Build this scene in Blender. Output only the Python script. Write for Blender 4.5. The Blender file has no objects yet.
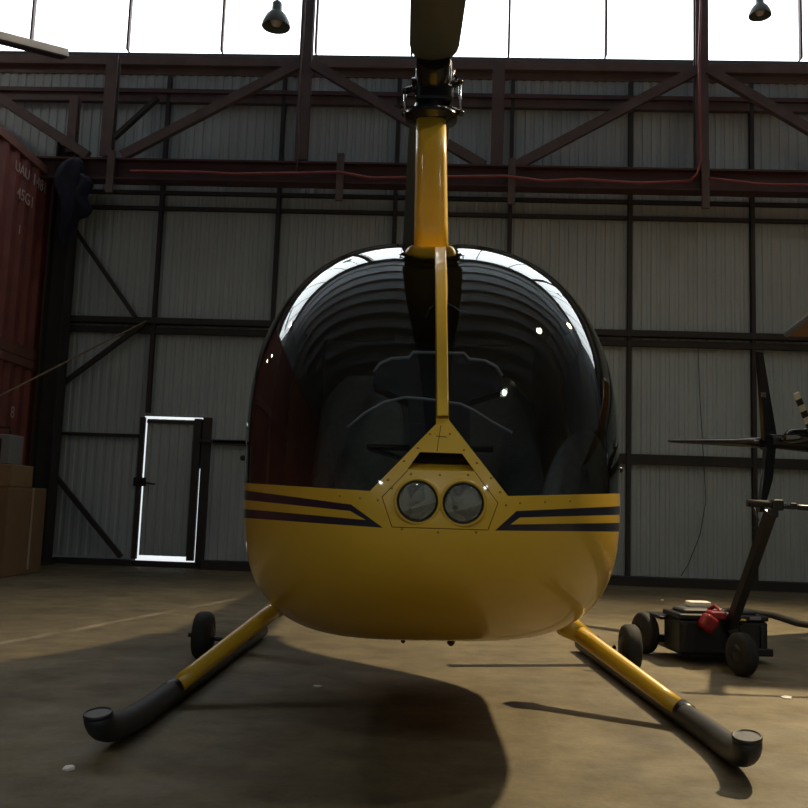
import bpy, bmesh, math, random
from math import sin, cos, radians as R, pi, sqrt, atan2
from mathutils import Vector as V, Matrix, Quaternion
random.seed(7)
S = bpy.context.scene
COL = S.collection
# ------------------------------------------------------------------ camera
F = 903.0; TH = R(2.5); PT = R(6.57); RO = R(2.0); CAM = V((0, 0, .84))
fw = V((-sin(TH)*cos(PT), cos(TH)*cos(PT), sin(PT)))
r0 = V((cos(TH), sin(TH), 0)); u0 = V((sin(TH)*sin(PT), -cos(TH)*sin(PT), cos(PT)))
rt = cos(RO)*r0 + sin(RO)*u0; up = -sin(RO)*r0 + cos(RO)*u0
cd = bpy.data.cameras.new('camera'); cam = bpy.data.objects.new('camera', cd); COL.objects.link(cam)
cd.sensor_fit = 'HORIZONTAL'; cd.sensor_width = 36; cd.lens = 36*F/808; cd.clip_start = .05; cd.clip_end = 200
cam.matrix_world = Matrix(((rt.x, up.x, -fw.x, CAM.x), (rt.y, up.y, -fw.y, CAM.y), (rt.z, up.z, -fw.z, CAM.z), (0, 0, 0, 1)))
S.camera = cam
def ray(px, py): return fw + (px-404)/F*rt + (404-py)/F*up
def atY(px, py, Y): d = ray(px, py); return CAM + d*(Y/d.y)
def atX(px, py, X): d = ray(px, py); return CAM + d*(X/d.x)
def atZ(px, py, Z): d = ray(px, py); return CAM + d*((Z-CAM.z)/d.z)
def proj(p):
    d = p-CAM; z = d.dot(fw); return 404+F*d.dot(rt)/z, 404-F*d.dot(up)/z
# ------------------------------------------------------------------ materials
MATS = {}
def mat(name, col, rough=.6, metal=0., var=0., scale=8., col2=None, bump=0., coat=0., emit=None, spec=.5):
    if name in MATS: return MATS[name]
    m = bpy.data.materials.new(name); m.use_nodes = True; nt = m.node_tree; b = nt.nodes['Principled BSDF']
    b.inputs['Base Color'].default_value = (*col, 1); b.inputs['Roughness'].default_value = rough
    b.inputs['Metallic'].default_value = metal; b.inputs['Coat Weight'].default_value = coat
    b.inputs['Coat Roughness'].default_value = .06; b.inputs['Specular IOR Level'].default_value = spec
    if var or col2 or bump:
        tc = nt.nodes.new('ShaderNodeTexCoord'); n = nt.nodes.new('ShaderNodeTexNoise')
        n.inputs['Scale'].default_value = scale; n.inputs['Detail'].default_value = 6; n.inputs['Roughness'].default_value = .62
        nt.links.new(tc.outputs['Object'], n.inputs['Vector'])
        if var or col2:
            r = nt.nodes.new('ShaderNodeValToRGB'); r.color_ramp.elements[0].position = .35; r.color_ramp.elements[1].position = .68
            c2 = col2 or tuple(c*(1-var) for c in col)
            r.color_ramp.elements[0].color = (*c2, 1); r.color_ramp.elements[1].color = (*col, 1)
            nt.links.new(n.outputs['Fac'], r.inputs['Fac']); nt.links.new(r.outputs['Color'], b.inputs['Base Color'])
        if bump:
            bp = nt.nodes.new('ShaderNodeBump'); bp.inputs['Strength'].default_value = bump; bp.inputs['Distance'].default_value = .01
            nt.links.new(n.outputs['Fac'], bp.inputs['Height']); nt.links.new(bp.outputs['Normal'], b.inputs['Normal'])
    if emit:
        b.inputs['Emission Color'].default_value = (*emit[0], 1); b.inputs['Emission Strength'].default_value = emit[1]
    MATS[name] = m; return m
YEL = mat('yellow_paint', (.66, .415, .03), .38, coat=.5, var=.06, scale=3)
NAVY = mat('navy_paint', (.008, .010, .028), .3, coat=.5)
BLK = mat('black_metal', (.012, .013, .016), .38, var=.3, scale=14)
SHINY = mat('glossy_black_metal', (.02, .023, .03), .2, metal=.4)
BLADE = mat('blade_grey', (.045, .06, .1), .5, var=.12, scale=6)
RUB = mat('rubber', (.018, .018, .019), .8, var=.3, scale=30, bump=.2)
TUBE = mat('charcoal_skid_paint', (.02, .024, .03), .5, var=.4, scale=18, bump=.15)
CHR = mat('bright_metal', (.75, .76, .78), .16, metal=1)
ALU = mat('dull_metal', (.35, .36, .37), .35, metal=.9, var=.2, scale=20)
DARKIN = mat('cabin_plastic', (.02, .021, .024), .55)
SEATM = mat('seat_fabric', (.16, .17, .145), .9, var=.25, scale=40, bump=.2)
PODM = mat('console_rim_and_reflection', (.5, .53, .55), .45)  # pale console rim, also colours the tube that imitates a windshield reflection
STEEL = mat('oxide_red_steel', (.14, .105, .112), .7, var=.35, scale=3, bump=.1)
STEEL2 = mat('purple_brown_beam_steel', (.10, .05, .062), .65, var=.35, scale=2.5)
STEEL3 = mat('dark_girt_steel', (.035, .031, .033), .7, var=.3, scale=4)
SILL = mat('brown_sill_steel', (.17, .12, .115), .7, var=.3, scale=4)
SHEET = mat('galvanised_wall_sheet', (.41, .475, .52), .6, metal=.0, var=.16, scale=.9, bump=.03)
SHEET2 = mat('side_wall_sheet', (.18, .19, .19), .7, var=.2, scale=1.2)
ROOFM = mat('roof_sheet', (.45, .5, .54), .6, var=.2, scale=1.5)
CONT = mat('container_red_paint', (.27, .08, .068), .55, var=.35, scale=2.2, bump=.05)
CONTR = mat('container_rail_paint', (.25, .11, .085), .6, var=.3, scale=3)
CARD = mat('cardboard', (.21, .125, .06), .85, var=.14, scale=5)
CARD2 = mat('cardboard_light', (.27, .17, .085), .85, var=.14, scale=5)
TAPE = mat('packing_tape', (.33, .25, .17), .3)
BLUE = mat('blue_tarpaulin', (.005, .009, .035), .85, var=.4, scale=9, bump=.3)
OCH = mat('ochre_blade_paint', (.3, .15, .045), .5)
WHT = mat('white_paint', (.75, .74, .7), .5)
REDP = mat('red_plastic', (.22, .008, .012), .35)
REDC = mat('red_cable_sheath', (.3, .07, .07), .5)
STRAP = mat('tan_strap', (.2, .155, .095), .8)
GREY = mat('equipment_grey', (.2, .21, .22), .5)
LAMPG = mat('lamp_shade_enamel', (.14, .17, .17), .45)
GLOW = mat('lamp_bulb_glow', (1, 1, .9), .5, emit=((1, .93, .72), 60))
# daylight seen through milky clerestory glazing
SKY = mat('daylit_glazing', (.8, .82, .85), .3, emit=((.93, .97, 1.0), 2.7))
SKY2 = mat('daylight_gap', (.8, .8, .8), .5, emit=((.93, .98, 1.0), .75))
def glass(name, tint, f0=1.45):
    m = bpy.data.materials.new(name); m.use_nodes = True; nt = m.node_tree; nt.nodes.clear()
    o = nt.nodes.new('ShaderNodeOutputMaterial'); mx = nt.nodes.new('ShaderNodeMixShader')
    t = nt.nodes.new('ShaderNodeBsdfTransparent'); t.inputs['Color'].default_value = (*tint, 1)
    g = nt.nodes.new('ShaderNodeBsdfGlossy'); g.inputs['Roughness'].default_value = .015
    g.inputs['Color'].default_value = (.95, 1, 1, 1)
    f = nt.nodes.new('ShaderNodeFresnel'); f.inputs['IOR'].default_value = f0
    nt.links.new(f.outputs[0], mx.inputs[0]); nt.links.new(t.outputs[0], mx.inputs[1]); nt.links.new(g.outputs[0], mx.inputs[2])
    nt.links.new(mx.outputs[0], o.inputs[0]); return m
WIND = glass('tinted_windshield_acrylic', (.6, .64, .68), 1.64)
LENS = glass('lamp_lens_glass', (.8, .82, .8), 1.5)
def translucent(name, col):
    m = bpy.data.materials.new(name); m.use_nodes = True; nt = m.node_tree; nt.nodes.clear()
    o = nt.nodes.new('ShaderNodeOutputMaterial'); mx = nt.nodes.new('ShaderNodeMixShader'); mx.inputs[0].default_value = .6
    a = nt.nodes.new('ShaderNodeBsdfDiffuse'); a.inputs[0].default_value = (*col, 1); b = nt.nodes.new('ShaderNodeBsdfTranslucent'); b.inputs[0].default_value = (*col, 1)
    nt.links.new(a.outputs[0], mx.inputs[1]); nt.links.new(b.outputs[0], mx.inputs[2]); nt.links.new(mx.outputs[0], o.inputs[0]); return m
MILK = translucent('milky_diffuser', (.85, .8, .74))
# floor: worn brown concrete
def floor_mat():
    m = bpy.data.materials.new('worn_concrete_floor'); m.use_nodes = True; nt = m.node_tree; b = nt.nodes['Principled BSDF']
    L = nt.links.new; tc = nt.nodes.new('ShaderNodeTexCoord')
    def noise(s, d=6, r=.6):
        n = nt.nodes.new('ShaderNodeTexNoise'); n.inputs['Scale'].default_value = s; n.inputs['Detail'].default_value = d
        n.inputs['Roughness'].default_value = r; L(tc.outputs['Object'], n.inputs['Vector']); return n.outputs['Fac']
    def ramp(a, p0, c0, p1, c1):
        r = nt.nodes.new('ShaderNodeValToRGB'); r.color_ramp.elements[0].position = p0; r.color_ramp.elements[1].position = p1
        r.color_ramp.elements[0].color = (*c0, 1); r.color_ramp.elements[1].color = (*c1, 1); L(a, r.inputs[0]); return r.outputs[0]
    def mix(f, a, bb, mode='MIX'):
        x = nt.nodes.new('ShaderNodeMix'); x.data_type = 'RGBA'; x.blend_type = mode
        for i, s in ((0, f), (6, a), (7, bb)):
            if hasattr(s, 'links'): L(s, x.inputs[i])
            else: x.inputs[i].default_value = s
        return x.outputs[2]
    c = ramp(noise(.8, 8, .65), .3, (.095, .076, .042), .7, (.2, .166, .095))
    c = mix(1., c, ramp(noise(4, 9, .75), .34, (.6, .57, .54), .62, (1.08, 1.08, 1.08)), 'MULTIPLY')
    c = mix(1., c, ramp(noise(45, 4, .7), .3, (.85, .85, .85), .6, (1, 1, 1)), 'MULTIPLY')
    c = mix(1., c, ramp(noise(2.1, 3, .5), .26, (.62, .6, .58), .40, (1, 1, 1)), 'MULTIPLY')
    sp = nt.nodes.new('ShaderNodeSeparateXYZ'); L(tc.outputs['Object'], sp.inputs[0])
    def M(op, a, bb):
        x = nt.nodes.new('ShaderNodeMath'); x.operation = op
        for i, s in ((0, a), (1, bb)):
            if hasattr(s, 'links'): L(s, x.inputs[i])
            else: x.inputs[i].default_value = s
        return x.outputs[0]
    wob = M('MULTIPLY', M('SUBTRACT', noise(3, 4), .5), .12)
    fade = ramp(noise(1.7, 8, .75), .42, (0, 0, 0), .6, (1, 1, 1))
    for (ax, ay), (bx, by), w, st in (((-2.6, 4.6), (-1.75, 8.0), .035, .5), ((-3.4, 3.9), (-2.6, 4.6), .03, .4),
                                      ((1.6, 5.1), (2.6, 4.1), .035, .45), ((-4.5, 7.4), (-1.0, 6.5), .02, .2)):
        d = V((bx-ax, by-ay)); n = V((-d.y, d.x)).normalized(); k = n.x*ax+n.y*ay
        dist = M('ABSOLUTE', M('ADD', M('SUBTRACT', M('ADD', M('MULTIPLY', sp.outputs[0], n.x), M('MULTIPLY', sp.outputs[1], n.y)), k), wob), 0)
        t = d.normalized(); t0 = t.x*ax+t.y*ay
        al = M('ABSOLUTE', M('SUBTRACT', M('ADD', M('MULTIPLY', sp.outputs[0], t.x), M('MULTIPLY', sp.outputs[1], t.y)), t0+d.length/2), 0)
        msk = M('MULTIPLY', M('LESS_THAN', dist, w), M('LESS_THAN', al, d.length/2))
        c = mix(M('MULTIPLY', M('MULTIPLY', msk, st), fade), c, (.42, .36, .27, 1))
    L(c, b.inputs['Base Color'])
    L(ramp(noise(3, 5), .3, (.55,)*3, .7, (.85,)*3), b.inputs['Roughness'])
    bp = nt.nodes.new('ShaderNodeBump'); bp.inputs['Strength'].default_value = .25; bp.inputs['Distance'].default_value = .01
    L(noise(30, 8, .7), bp.inputs['Height']); L(bp.outputs[0], b.inputs['Normal'])
    return m
FLOOR = floor_mat()
# ------------------------------------------------------------------ mesh builder
class MB:
    def __init__(s): s.v = []; s.f = []; s.m = []; s.sm = []
    def add(s, vs, fs, mi=0, smooth=False):
        o = len(s.v); s.v += [V(v) for v in vs]; s.f += [[o+i for i in f] for f in fs]; s.m += [mi]*len(fs); s.sm += [smooth]*len(fs); return s
    def box(s, a, b, mi=0):
        (x0, y0, z0), (x1, y1, z1) = a, b
        return s.add([(x0, y0, z0), (x1, y0, z0), (x1, y1, z0), (x0, y1, z0), (x0, y0, z1), (x1, y0, z1), (x1, y1, z1), (x0, y1, z1)],
                     [(0, 3, 2, 1), (4, 5, 6, 7), (0, 1, 5, 4), (1, 2, 6, 5), (2, 3, 7, 6), (3, 0, 4, 7)], mi)
    def bar(s, p, q, w, h, upv=(0, 0, 1), mi=0):           # w across, h along upv
        p, q = V(p), V(q); d = (q-p).normalized(); u = V(upv); u = (u-d*u.dot(d)).normalized(); a = d.cross(u)
        vs = [c + a*(sx*w/2) + u*(sz*h/2) for c in (p, q) for sx, sz in ((-1, -1), (1, -1), (1, 1), (-1, 1))]
        return s.add(vs, [(0, 1, 2, 3), (7, 6, 5, 4), (0, 4, 5, 1), (1, 5, 6, 2), (2, 6, 7, 3), (3, 7, 4, 0)], mi)
    def ibeam(s, p, q, w, h, t, upv=(0, 0, 1)):
        p, q = V(p), V(q); u = V(upv)
        s.bar(p, q, t, h, upv); s.bar(p+u*(h/2), q+u*(h/2), w, t, upv); s.bar(p-u*(h/2), q-u*(h/2), w, t, upv); return s
    def tube(s, pts, rad, n=14, mi=0, cap=True, sq=1.0, upv=None):
        pts = [V(p) for p in pts]; rs = rad if isinstance(rad, (list, tuple)) else [rad]*len(pts)
        rings = []; ref = V(upv) if upv else None
        for i, p in enumerate(pts):
            d = (pts[min(i+1, len(pts)-1)]-pts[max(i-1, 0)]).normalized()
            if ref is None: ref = V((0, 0, 1)) if abs(d.z) < .9 else V((1, 0, 0))
            u = (ref-d*ref.dot(d)).normalized(); a = d.cross(u); ref = u
            rings.append([p + a*cos(2*pi*k/n)*rs[i]*sq + u*sin(2*pi*k/n)*rs[i] for k in range(n)])
        return s.loft(rings, cap, mi)
    def loft(s, rings, cap=True, mi=0, closed=True, smooth=True):
        n = len(rings[0]); vs = [p for r in rings for p in r]; fs = []
        for i in range(len(rings)-1):
            for k in range(n if closed else n-1):
                k2 = (k+1) % n; fs.append((i*n+k, i*n+k2, (i+1)*n+k2, (i+1)*n+k))
        s.add(vs, fs, mi, smooth)
        if cap:
            s.add(rings[0], [tuple(range(n))[::-1]], mi); s.add(rings[-1], [tuple(range(n))], mi)
        return s
    def lathe(s, c, prof, axis=(0, 0, 1), n=24, mi=0, smooth=True):
        c = V(c); q = V((0, 0, 1)).rotation_difference(V(axis).normalized())
        rings = [[c + q @ V((r*cos(2*pi*k/n), r*sin(2*pi*k/n), z)) for k in range(n)] for r, z in prof]
        return s.loft(rings, True, mi, smooth=smooth)
    def rbox(s, c, size, r=.02, mi=0, q=None, seg=3):       # rounded box
        bm = bmesh.new(); bmesh.ops.create_cube(bm, size=1)
        for v in bm.verts: v.co = V((v.co.x*size[0], v.co.y*size[1], v.co.z*size[2]))
        bmesh.ops.bevel(bm, geom=bm.edges[:], offset=r, segments=seg, affect='EDGES', profile=.5)
        bm.verts.index_update(); q = q or Quaternion()
        s.add([V(c)+q @ v.co for v in bm.verts], [[v.index for v in f.verts] for f in bm.faces], mi, False); bm.free(); return s
def link(name, mb, mats, parent=None, world=None, bevel=0):
    me = bpy.data.meshes.new(name)
    vs = mb.v
    if world is not None: inv = world.matrix_world.inverted(); vs = [inv @ v for v in vs]
    me.from_pydata([tuple(v) for v in vs], [], mb.f)
    for m in (mats if isinstance(mats, (list, tuple)) else [mats]): me.materials.append(m)
    for p, mi, sm in zip(me.polygons, mb.m, mb.sm): p.material_index = mi; p.use_smooth = sm
    bm = bmesh.new(); bm.from_mesh(me); bmesh.ops.remove_doubles(bm, verts=bm.verts, dist=1e-5)
    bmesh.ops.recalc_face_normals(bm, faces=bm.faces[:]); bm.to_mesh(me); bm.free()
    o = bpy.data.objects.new(name, me); COL.objects.link(o)
    if parent: o.parent = parent
    if bevel:
        b = o.modifiers.new('bevel', 'BEVEL'); b.width = bevel; b.segments = 2; b.limit_method = 'ANGLE'
    return o
def thing(name, label, cat, loc=(0, 0, 0), rotz=0, group=None):
    o = bpy.data.objects.new(name, None); COL.objects.link(o); o.empty_display_size = .1
    o.matrix_world = Matrix.Translation(V(loc)) @ Matrix.Rotation(rotz, 4, 'Z')
    return tag(o, label, cat, group)
def tag(o, label, cat, group=None):
    o['label'] = label; o['category'] = cat
    if group: o['group'] = group
    return o
def struct(name, mb, mats, parent=None, label=None):
    o = link(name, mb, mats, parent)
    if not parent: o['kind'] = 'structure'
    if label: o['label'] = label
    return o
# ================================================================== SETTING
YW = 11.4; XL, XR, YB, ZT = -9.0, 9.0, -9.0, 10.0
struct('floor', MB().box((XL, YB, -.2), (XR, YW+.3, 0)), FLOOR)
def corr(mb, x0, x1, z0, z1, y, pitch=.117, dep=.014):
    xs = []
    k = math.floor(x0/pitch)
    while k*pitch < x1:
        for a, d in ((0, 0), (.2, 0), (.3, dep), (.8, dep), (.9, 0)):
            x = (k+a)*pitch
            if x0 < x < x1: xs.append((x, d))
        k += 1
    xs = [(x0, xs[0][1])] + xs + [(x1, xs[-1][1])]
    n = len(xs); vs = [(x, y-d, z) for z in (z0, z1) for x, d in xs] + [(x, y+.02, z) for z in (z0, z1) for x, d in xs]
    fs = [(i, i+1, n+i+1, n+i) for i in range(n-1)] + [(2*n+i, 3*n+i, 3*n+i+1, 2*n+i+1) for i in range(n-1)]
    mb.add(vs, fs); return mb
DX0, DX1, DZ0, DZ1 = -3.80, -3.09, .09, 1.88
SHB = .1; SHT = 6.76
wb = MB()
corr(wb, XL, DX0-.03, SHB, SHT, YW); corr(wb, DX1+.14, XR, SHB, SHT, YW); corr(wb, DX0-.03, DX1+.14, DZ1+.02, SHT, YW)
struct('wall_back', wb, SHEET)
# dark base channel in front of the sheeting foot, and low threshold
struct('baseboard_back', MB().box((XL, YW-.09, 0), (DX0-.05, YW+.02, .075)).box((DX1+.16, YW-.22, 0), (XR, YW+.02, .11)).box((DX0-.05, YW-.05, 0), (DX1+.16, YW+.02, .07)), STEEL3)
struct('wall_left', MB().box((XL-.2, YB, 0), (XL, YW+.3, ZT)), SHEET2)
struct('wall_right', MB().box((XR, YB, 0), (XR+.2, YW+.3, ZT)), SHEET2)
struct('wall_front', MB().box((XL, YB-.2, 0), (XR, YB, ZT)), mat('front_wall_sheet', (.4, .42, .42), .8, var=.2, scale=1))
struct('wall_above_glazing', MB().box((XL, YW, 9.45), (XR, YW+.2, ZT)), SHEET2)
cb = MB().box((XL, YB, ZT), (XR, YW+.3, ZT+.1))
struct('ceiling', cb, ROOFM)
for i in range(20):
    y = -8.4 + i*1.0; struct('trim_%d' % (70+i), MB().ibeam((XL, y, ZT-.07), (XR, y, ZT-.07), .06, .13, .02), ROOFM)
# clerestory panes between mullions
ZS = 6.86
MX = [atY(p, 40, YW).x for p in (31, 128, 222, 316, 412, 509, 606, 703, 801)]
step = (MX[-1]-MX[0])/8
mxs = [MX[0]-step*k for k in (3, 2, 1)] + MX + [MX[-1]+step*k for k in (1, 2, 3)]
mxs = [x for x in mxs if XL < x < XR]; mxs = [XL] + mxs + [XR]
for i in range(len(mxs)-1):
    w = struct('window_%d' % (i+1), MB().box((mxs[i]+.012, YW+.05, ZS), (mxs[i+1]-.012, YW+.08, 9.45)), SKY)
    link('mullion', MB().box((mxs[i+1]-.014, YW-.02, ZS), (mxs[i+1]+.014, YW+.09, 9.45)), SILL, w)
# wicket door
d = struct('door_1', corr(MB(), DX0+.02, DX1-.06, DZ0+.045, DZ1-.015, YW+.01), SHEET)
link('door_frame', MB().box((DX1-.07, YW-.06, DZ0), (DX1+.02, YW+.0, DZ1)).box((DX0+.02, YW-.03, DZ1-.07), (DX1, YW+.0, DZ1-.03)), STEEL3, d)
link('door_handle', MB().box((DX0-.09, YW-.07, 1.0), (DX0+.06, YW-.03, 1.11)).tube([(DX0+.0, YW-.09, 1.05), (DX0+.2, YW-.1, 1.03)], .012), BLK, d)
struct('trim_60', MB().box((DX0-.06, YW-.05, DZ0), (DX0-.0, YW+.0, DZ1)).box((DX1+.04, YW-.05, .05), (DX1+.15, YW+.0, DZ1+.02)), STEEL3)
# daylight outside, seen through the gaps round the door
g = MB().box((DX0-.05, YW+.09, .02), (DX1+.12, YW+.1, DZ1+.03))
struct('sky_behind_door', g, SKY2)
struct('trim_61', MB().box((DX1-.055, YW+.03, 1.25), (DX1+.13, YW+.06, DZ1)), STEEL3)
# steelwork
tn = [0]
def trim(mb, m, label=None): tn[0] += 1; return struct('trim_%d' % tn[0], mb, m)
def hz(a, b, Y, h, dep, m, ext=True):
    p, q = atY(*a, Y), atY(*b, Y); z = (p.z+q.z)/2
    trim(MB().box((XL, Y, z-h/2), (XR, Y+dep, z+h/2)), m)
def zof(px, py, Y): return atY(px, py, Y).z
# sill of the glazing
z1 = zof(600, 61.5, YW-.12); trim(MB().box((XL, YW-.12, z1-.125), (XR, YW+.03, z1)).box((XL, YW-.03, z1-.22), (XR, YW, z1-.125)), SILL)
# girts on the sheeting
for (px, yt, yb, dep, m) in ((600, 95, 99, .12, STEEL2), (600, 99.5, 108.5, .08, STEEL), (640, 200, 203.5, .06, STEEL3), (640, 216, 219.5, .06, STEEL3),
                          (640, 330, 336, .12, STEEL3), (640, 340, 346, .07, STEEL3)):
    Y = YW-.03-dep; trim(MB().box((XL, Y, zof(px, yb, Y)), (XR, YW-.03, zof(px, yt, Y))), m)
Y = YW-.09; trim(MB().box((-2.9, Y, zof(700, 460, Y)), (XR, YW-.03, zof(700, 456, Y))), STEEL3)
trim(MB().box((2.15, Y, zof(700, 466, Y)), (XR, YW-.03, zof(700, 460, Y))), STEEL3)
trim(MB().box((DX1+.02, Y, zof(215, 441, Y)-.02), (-2.3, YW-.03, zof(215, 441, Y)+.02)), STEEL3)
trim(MB().box((-5.05, Y, zof(100, 434.5, Y)-.02), (DX0-.06, YW-.03, zof(100, 434.5, Y)+.02)), STEEL3)
# main crane beam
YB_ = 10.85
zt, zb = zof(640, 167.5, YB_), zof(640, 189, YB_)
trim(MB().ibeam((XL, YB_+.1, (zt+zb)/2), (XR, YB_+.1, (zt+zb)/2), .22, zt-zb-.02, .022), STEEL2)
# slender posts on the sheeting
for px, py in ((163.3, 177), (279.6, 182), (396, 180), (511, 180), (630.6, 160), (752, 160)):
    x = atY(px, py, YW-.1).x; zlo = DZ1+.05 if px < 170 else .08
    trim(MB().ibeam((x, YW-.08, zlo), (x, YW-.08, 6.45), .05, .06, .012, upv=(0, 1, 0)), STEEL3)
# truss of the top band
YT = 10.95
def brace(a, b, w=.12, m=STEEL, Y=YT, dep=.08):
    trim(MB().bar(atY(*a, Y), atY(*b, Y), w, dep, upv=(0, 1, 0)), m)
for px, y0, y1, w in ((305, -25, 160, .16), (702, -25, 168, .16), (109, 55, 156, .15), (498, 64, 166, .15), (72, 95, 152, .11)):
    a = atY(px, (y0+y1)/2, YT); x = a.x; trim(MB().ibeam((x, YT+.05, zof(px, y1, YT)), (x, YT+.05, zof(px, y0, YT) if y0 > 0 else 9.45), w, .1, .02, upv=(0, 1, 0)), STEEL)
for px, y0, y1 in ((110, 150, 192), (340, 153, 200), (512, 158, 204), (706, 160, 208)):
    x = atY(px, 170, YB_-.05).x; trim(MB().box((x-.045, YB_-.05, zof(px, y1, YB_-.05)), (x+.045, YB_-.01, zof(px, y0, YB_-.05))), STEEL)
brace((300, 64), (122, 156)); brace((312, 64), (484, 166)); brace((697, 70), (516, 166)); brace((708, 70), (830, 142))
brace((-40, 72), (88, 156)); brace((158, 98), (114, 138), .05, STEEL3)
brace((70, 222), (136, 318), .05, STEEL3, YW-.15, .05); brace((146, 322), (46, 396), .06, STEEL3, YW-.15, .05); brace((44, 462), (121, 557), .06, STEEL3, YW-.15, .05)
# corner column beside the containers
x = atY(54, 330, 11.0).x
trim(MB().ibeam((x, 11.05, 0), (x, 11.05, 5.35), .24, .24, .02, upv=(1, 0, 0)).box((x-.16, 10.9, 0), (x+.16, 11.2, .03)), STEEL3)
# ================================================================== CONTAINERS
def container(z0, label, text):
    X1, X0, Y1, Y0, H = -5.13, -7.57, 11.22, -1.0, 2.5
    t = thing('shipping_container', label, 'shipping container', ((X0+X1)/2, (Y0+Y1)/2, z0), 0)
    b = MB(); k = 0; y = Y0+.08; pts = []
    while y < Y1-.08:
        for a, dd in ((0, .0), (.07, 0), (.13, .04), (.2, .04)): pts.append((y+a, dd))
        y += .27
    pts = [(p, q) for p, q in pts if p < Y1-.08] + [(Y1-.08, 0)]
    n = len(pts)
    b.add([(X1-.02-q, p, z) for z in (z0+.13, z0+H-.1) for p, q in pts], [(i, i+1, n+i+1, n+i) for i in range(n-1)])
    b.box((X0, Y0+.02, z0+.1), (X1-.08, Y1-.02, z0+H-.03))
    link('body', b, CONT, t, world=t)
    f = MB()
    for (xa, xb) in ((X0, X0+.07), (X1-.07, X1)):
        f.box((xa, Y0, z0+H-.1), (xb, Y1, z0+H)); f.box((xa, Y0, z0), (xb, Y1, z0+.14))
        for ya in (Y0, Y1-.09): f.box((xa, ya, z0), (xb, ya+.09, z0+H))
    for ya in (Y0, Y1-.07): f.box((X0, ya, z0+H-.1), (X1, ya+.07, z0+H)); f.box((X0, ya, z0), (X1, ya+.07, z0+.14))
    link('frame', f, CONTR, t, world=t)
    for xa in (X0-.003, X1-.165):
        for ya in (Y0-.003, Y1-.175):
            for za in (z0-.0, z0+H-.118): link('corner_casting', MB().box((xa, ya, za), (xa+.168, ya+.178, za+.118)), CONTR, t, world=t)
    for s_, yy, zz, sz in text:
        cu = bpy.data.curves.new('tx', 'FONT'); cu.body = s_; cu.size = sz; cu.extrude = .002
        to = bpy.data.objects.new('tx', cu); me = bpy.data.meshes.new_from_object(to)
        M4 = Matrix.Translation((X1-.012, yy, zz)) @ Matrix(((0, 0, 1, 0), (1, 0, 0, 0), (0, 1, 0, 0), (0, 0, 0, 1)))
        me.transform(t.matrix_world.inverted() @ M4); me.materials.append(MARK)
        o = bpy.data.objects.new('marking', me); COL.objects.link(o); o.parent = t; o['label'] = 'pale stencilled container number'
        bpy.data.objects.remove(to)
    return t
MARK = mat('faded_marking_paint', (.55, .45, .43), .7)
container(2.51, 'upper rust-red corrugated shipping container stacked beside the back wall', [('UAU', 10.1, 4.66, .18), ('1481', 10.56, 4.66, .2), ('45G1', 10.2, 4.36, .2), ('1', 10.3, 3.95, .16)])
container(0.0, 'lower rust-red shipping container, the one standing on the floor', [('8', 10.5, 1.75, .2)])
# ================================================================== BOXES at left
bt = atX(41, 489, -4.39)
BH = atY(20, 488, 9.5).z
b = thing('cardboard_box', 'large brown cardboard box with a taped side standing on the floor at left', 'box', (-4.84, 9.5, 0))
bx = MB().rbox((-4.735, 9.52, BH/2), (.69, .88, BH), .012); link('carton', bx, CARD, b, world=b)
tp = MB().bar((-4.386, 9.62, .05), (-4.386, 9.62, BH-.0), .05, .004, upv=(1, 0, 0)).bar((-4.386, 9.62, BH+.002), (-5.06, 9.62, BH+.002), .05, .004); link('tape', tp, TAPE, b, world=b)
link('flap', MB().rbox((-4.735, 9.52, BH+.004), (.68, .88, .006), .002), CARD2, b, world=b)
p = atY(20, 466, 9.5); h2 = p.z-BH
b = thing('cardboard_box', 'smaller pale brown cardboard box lying on top of the large taped box', 'box', (-4.95, 9.55, BH+.01))
link('carton', MB().rbox((p.x-.2, 9.58, BH+.01+h2/2), (.4, .5, h2), .01), CARD2, b, world=b)
link('tape', MB().bar((p.x-.2, 9.328, BH+.01), (p.x-.2, 9.328, BH+h2), .05, .003, upv=(0, 1, 0)), TAPE, b, world=b)
p2 = atY(17, 432, 9.55); z0 = BH+.012+h2
e = thing('power_unit', 'grey equipment case with dark slots standing on the smaller cardboard box', 'equipment', (p2.x-.15, 9.6, z0))
link('case', MB().rbox((p2.x-.16, 9.58, z0+.16), (.32, .3, .32), .015), GREY, e, world=e)
link('panel', MB().box((p2.x-.13, 9.42, z0+.04), (p2.x-.10, 9.432, z0+.27)).box((p2.x-.28, 9.42, z0+.08), (p2.x-.18, 9.432, z0+.25)), BLK, e, world=e)
link('handle', MB().tube([(p2.x-.25, 9.58, z0+.31), (p2.x-.24, 9.58, z0+.4), (p2.x-.09, 9.58, z0+.4), (p2.x-.08, 9.58, z0+.31)], .012), BLK, e, world=e)
# blue tarpaulin bundled on the column head
def lump(c, sx, sy, sz, n=26, m=18, amp=.12, sd=1, taper=0.):
    mb = MB(); rnd = random.Random(sd); ph = [rnd.uniform(0, 6.28) for _ in range(8)]
    rings = []
    for i in range(m+1):
        a = -pi/2+pi*i/m; zz = sin(a); r = max(cos(a), .02)**.7
        rings.append([V((c[0]+sx*r*cos(t)*(1+amp*sin(3*t+ph[0]+2*zz)+amp*.7*sin(7*t+ph[1]+5*zz))*(1+taper*zz) + .04*sin(5*zz+ph[2]),
                         c[1]+sy*r*sin(t)*(1+amp*sin(4*t+ph[3])), c[2]+sz*zz)) for t in (2*pi*k/n for k in range(n))])
    return mb.loft(rings)
YJ = 10.7
c = atY(66, 200, YJ)
tt = lump((c.x, YJ+.1, c.z), .14, .12, .58, n=48, amp=.17, sd=3, taper=.45); tt2 = lump(tuple(atY(80, 196, YJ+.1)), .13, .1, .3, n=48, amp=.2, sd=5)
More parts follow.
